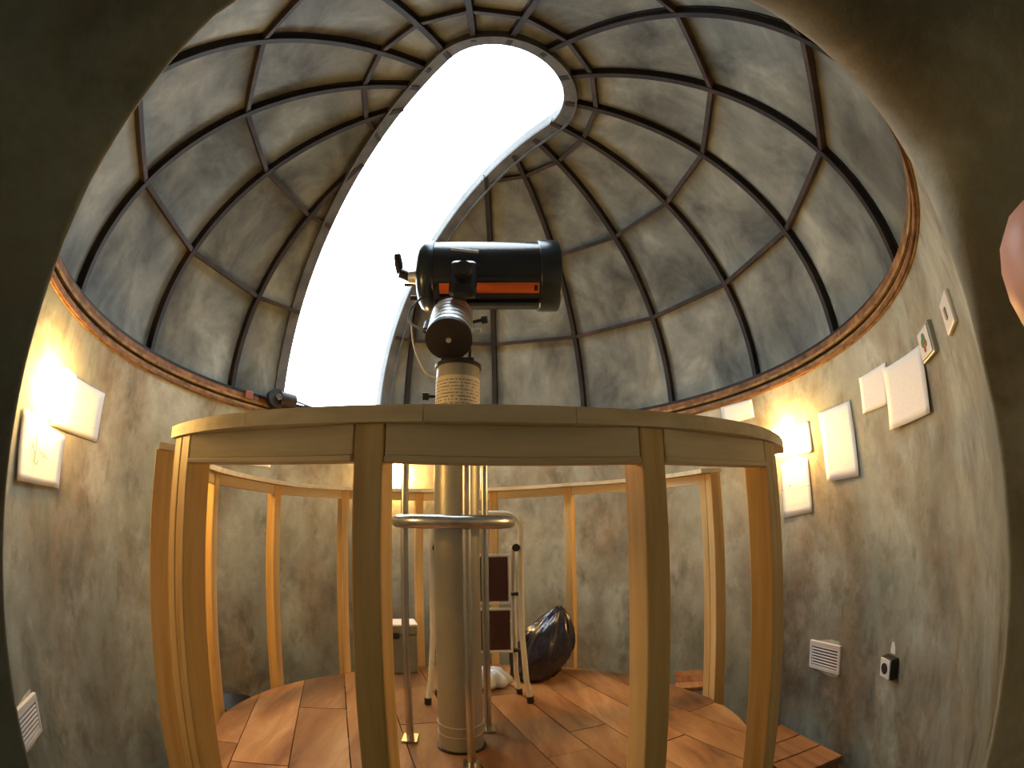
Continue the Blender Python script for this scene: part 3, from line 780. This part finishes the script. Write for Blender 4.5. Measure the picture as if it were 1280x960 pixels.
def sheet(name, corners, mat_, label, group=None, off=.003, curl=0.0, cat='paper', holes=()):
    """corners: (azimuth, height) top-left, top-right, bottom-right, bottom-left as seen from the room"""
    k_ = 8; vs = []; fs = []; uv = []
    tl, tr_, br, bl = [Vector(c) for c in corners]
    for layer in (0, 1):
        for i in range(k_ + 1):
            for j in range(k_ + 1):
                s_, t = j / k_, i / k_
                q = (bl * (1 - s_) + br * s_) * (1 - t) + (tl * (1 - s_) + tr_ * s_) * t
                lift = off + curl * ((1 - t)**3) * (.4 + .6 * (1 - s_)) + .0009 * math.sin(7 * s_ + 5 * t) + .0007
                vs.append(pol(q.x, RW - lift + layer * .0005, q.y)); uv.append((s_, t))
    nn = (k_ + 1)**2
    for i in range(k_):
        for j in range(k_):
            a = i * (k_ + 1) + j
            fs.append((a, a + 1, a + k_ + 2, a + k_ + 1)); fs.append((nn + a, nn + a + k_ + 1, nn + a + k_ + 2, nn + a + 1))
    rim = [j for j in range(k_ + 1)] + [i * (k_ + 1) + k_ for i in range(1, k_ + 1)] + [k_ * (k_ + 1) + j for j in range(k_ - 1, -1, -1)] + [i * (k_ + 1) for i in range(k_ - 1, 0, -1)]
    nflat = len(fs)
    for a, b in zip(rim, rim[1:] + rim[:1]): fs.append((a, a + nn, b + nn, b))
    cen = sum((Vector(v) for v in vs), Vector()) / len(vs)
    mb_ = MB().add([Vector(v) - cen for v in vs], fs, True); mb_.smooth = [True] * nflat + [False] * (len(fs) - nflat)
    o = mb_.build(name, mat_, None, cen)
    ul = o.data.uv_layers.new(name='uv')
    for l_ in o.data.loops: ul.data[l_.index].uv = uv[l_.vertex_index]
    return tag(o, label, cat, group)
G = 'sheets of paper on the wall'
sheet('paper_sheet', [(-110.5, 1.526), (-96.8, 1.530), (-97.1, 1.341), (-110.5, 1.336)], M['paper'], 'printed white sheet on the wall beside a lamp, near the motor', G, .003)
sk = sheet('paper_sheet', [(-119.2, 1.346), (-106.0, 1.321), (-106.4, 1.147), (-118.8, 1.145)], M['paper_plain'], 'white sheet with a pencil sketch, hanging under a wall lamp', G, .006, .006)
skc = Vector(sk.location)
def ink(path): # a line drawn on the sketch sheet
    pts = [pol(a, RW - .0125, z) - skc for a, z in path]
    MB().tube(pts, .0012, 5).build('pencil_line', M['ink'], sk)
ink([(-114.6, 1.285), (-114.2, 1.25), (-114.4, 1.21), (-113.8, 1.203), (-113.2, 1.215)]); ink([(-115.6, 1.26), (-114.5, 1.235), (-113.5, 1.25), (-112.4, 1.238)]); ink([(-112.2, 1.25), (-111.9, 1.23), (-111.4, 1.245), (-110.9, 1.228)])
sheet('paper_sheet', [(-63.5, 1.50), (-51.2, 1.50), (-51.2, 1.417), (-63.3, 1.405)], M['paper_plain'], 'white sheet on the wall seen between the railing boards', G)
sheet('paper_sheet', [(65.0, 1.704), (73.4, 1.693), (73.6, 1.601), (65.2, 1.602)], M['paper_plain'], 'small white sheet just under the dome track', G)
sheet('paper_sheet', [(80.4, 1.520), (87.8, 1.497), (87.8, 1.361), (80.4, 1.37)], M['paper_plain'], 'white sheet directly behind a glowing wall lamp', G)
ph = sheet('paper_sheet', [(78.9, 1.345), (86.2, 1.345), (86.3, 1.105), (78.7, 1.091)], M['paper_plain'], 'white sheet with small dark dots below a wall lamp', G, .004)
for a, z, r in ((81.0, 1.235, .004), (80.3, 1.278, .0025), (82.4, 1.283, .0025), (84.0, 1.288, .0025), (83.2, 1.266, .0022)):
    MB().cyl(r, 0, .0015, 10, axis_frame(pol(a, RW - .0075, z) - ph.location, -pol(a, 1))).build('dot', M['ink'], ph)
MB().tube([pol(a, RW - .0078, 1.222) - ph.location for a in (78.9, 81, 83.5, 86.2)], .0008, 5).build('fold_line', M['ink'], ph)
sheet('paper_sheet', [(90.5, 1.514), (99.7, 1.510), (99.6, 1.218), (91.0, 1.223)], M['paper'], 'tall printed white sheet alone on the wall above the vent', G, .004, .006)
sheet('paper_sheet', [(103.3, 1.569), (111.9, 1.562), (110.4, 1.427), (103.0, 1.437)], M['paper'], 'smaller white sheet tucked behind a large wrinkled sheet', G, .003, .005)
sheet('paper_sheet', [(110.8, 1.543), (123.7, 1.518), (122.8, 1.331), (110.3, 1.340)], M['paper_dense'], 'large wrinkled printed sheet below the picture plaque', G, .007, .010)

def wall_box(name, az, z, label, cat):
    t = thing(name, label, cat); t.matrix_world = wall_frame(az, RW, z); return t
def vent(az, z, label, tilt=0):
    t = wall_box('wall_vent', az, z, label, 'vent'); t['group'] = 'vents in the wall'
    fr_ = MB()
    for c, s_ in (((0, .006, .056), (.20, .016, .018)), ((0, .006, -.056), (.20, .016, .016)), ((-.093, .006, 0), (.016, .016, .10)), ((.093, .006, 0), (.016, .016, .10))): fr_.box(c, s_, None, .002)
    fr_.build('frame', M['white'], t)
    rim_ = [(.118 * math.cos(q * math.pi / 12) * (1 + .10 * math.sin(5 * q + az)) / max(abs(math.cos(q * math.pi / 12)), abs(math.sin(q * math.pi / 12)))**.85,
             .074 * math.sin(q * math.pi / 12) * (1 + .13 * math.sin(7 * q + 1 + az)) / max(abs(math.cos(q * math.pi / 12)), abs(math.sin(q * math.pi / 12)))**.85) for q in range(24)]
    MB().add([(x, .0025, z_) for x, z_ in rim_] + [(x, -.004, z_) for x, z_ in rim_], [tuple(range(24))] + [(q, (q + 1) % 24, 24 + (q + 1) % 24, 24 + q) for q in range(24)]).build('filler_patch', M['filler'], t)
    MB().box((0, .0035, 0), (.18, .003, .10)).build('backing', M['lens_dark'], t)
    for i in range(7):
        MB().box((0, 0, 0), (.172, .010, .0065), Matrix.Translation((0, .007, -.040 + i * .0135)) @ Matrix.Rotation(.5, 4, 'X')).build('slat', M['white'], t)
    return t
vent(89.2, .471, 'white slatted vent in the wall beside the power socket')
vent(-119.0, .455, 'white slatted vent low in the wall close to the door jamb')
so = wall_box('power_socket', 107.6, .530, 'black sided power socket with white face on the plaster wall', 'socket')
MB().box((0, .016, 0), (.078, .032, .078), None, .005).build('body', M['black'], so)
sf = MB().box((0, .034, 0), (.066, .006, .070), None, .002).build('face_plate', M['white'], so)
MB().cyl(.020, .0, .0045, 24, axis_frame((0, .0355, 0), (0, 1, 0))).build('well', M['lens_dark'], sf)
MB().add([(x * .016 + .006, .002, z) for x, z in ((-1, .045), (1, .045), (1.1, .06), (.6, .085), (-.3, .09), (-.9, .07))] + [(x * .016 + .006, .0005, z) for x, z in ((-1, .045), (1, .045), (1.1, .06), (.6, .085), (-.3, .09), (-.9, .07))],
         [(0, 1, 2, 3, 4, 5)] + [(i, (i + 1) % 6, 6 + (i + 1) % 6, 6 + i) for i in range(6)]).build('filler_patch', M['white'], so)
sw_ = wall_box('light_switch', 136.6, 1.486, 'white light switch plate beside the door opening', 'switch')
MB().box((0, .006, 0), (.105, .012, .075), None, .004).build('plate', M['white'], sw_)
MB().box((0, .0135, 0), (.018, .005, .026), None, .002).build('rocker', M['pier'], sw_)
pq = wall_box('picture_plaque', 126.6, 1.500, 'small framed plaque with a green and red picture next to the switch', 'picture')
MB().box((0, .008, 0), (.115, .016, .085), None, .003).build('frame', M['pier'], pq)
pic = MB().box((0, .0175, 0), (.098, .003, .07), None, .001).build('card', M['white'], pq)
for x, z, r, mm in ((.0, .010, .016, 'green'), (.014, .002, .012, 'green'), (-.012, -.004, .010, 'red'), (.004, -.016, .009, 'red')):
    MB().cyl(r, 0, .0012, 12, axis_frame((x, .019, z), (0, 1, 0))).build('print', M[mm], pic)

# drive motor of the dome, on the track by the slit
mo = thing('dome_motor', 'dark drive motor with a pulley wheel on the dome track', 'motor', pol(-52.0, 1.405, 1.745)); mo.rotation_euler = (0, 0, -rad(-52.0))
MB().box((-.03, .02, .05), (.13, .05, .012), None, .003).build('bracket', M['rib'], mo)
MB().cyl(.055, -.02, .02, 28, axis_frame((0, 0, .055), (0, -1, .1))).build('pulley', M['black'], mo)
MB().cyl(.02, .02, .045, 20, axis_frame((0, 0, .055), (0, -1, .1))).build('hub', M['steel'], mo)
MB().cyl(.045, 0, .10, 24, axis_frame((.02, .0, .06), (1, 0, 0))).build('motor_body', M['rib'], mo)
MB().box((-.165, .03, .04), (.05, .05, .05), None, .006).build('clamp_block', M['brick_red'], mo)
MB().tube([(.10, .0, .075), (.22, -.02, .055), (.42, -.08, .03), (.50, -.11, .025)], .006, 8).build('drive_rod', M['cable'], mo)

# ------------------------------------------------------------------ the photographer's hand beside the lens
def cw(x, y, z): return CAM + Rt * x + Fw * y + Up * z
hand_joints = {}
def build_hand():
    V = []; Rr = []; E = []
    def add(p, r, par=None):
        V.append(cw(*p)); Rr.append(r)
        if par is not None: E.append((par, len(V) - 1))
        return len(V) - 1
    wrist = add((.150, -.105, -.050), .026)
    palm = add((.135, -.070, -.025), .030, wrist)
    kn = add((.118, -.040, .000), .024, palm)
    # index finger reaching forward past the lens
    a = add((.112, -.022, .016), .0105, kn); a = add((.100, .004, .024), .0120, a); a = add((.079, .0265, .018), .0128, a); add((.0640, .0370, .011), .0125, a)
    for dz, ln in ((-.004, 1.0), (-.024, .95), (-.042, .8)):
        b = add((.112, -.030, dz - .006), .0100, palm if dz < -.01 else kn)
        b = add((.108, -.004 * ln, dz - .010), .0095, b); b = add((.090, .000, dz - .012), .0088, b); add((.078, -.012, dz - .013), .0080, b)
    t = add((.112, -.078, -.012), .0125, palm); t = add((.088, -.082, .004), .0110, t); add((.066, -.074, .014), .0092, t)
    f = add((.180, -.165, -.105), .030, wrist); f = add((.225, -.26, -.20), .038, f); add((.26, -.34, -.29), .042, f)
    me = bpy.data.meshes.new('hand'); base = V[0]
    me.from_pydata([v - base for v in V], E, [])
    me.materials.append(M['skin'])
    o = bpy.data.objects.new('hand', me); COL.objects.link(o); o.location = base
    sk_ = o.modifiers.new('skin', 'SKIN'); sk_.use_smooth_shade = True
    if not me.skin_vertices:
        return o
    for i, d in enumerate(me.skin_vertices[0].data): d.radius = (Rr[i], Rr[i]); d.use_root = (i == 0)
    s2 = o.modifiers.new('sub', 'SUBSURF'); s2.levels = 2; s2.render_levels = 2
    return o
tag(build_hand(), "person's hand held up by the lens, only a fingertip reaching into view", 'hand')
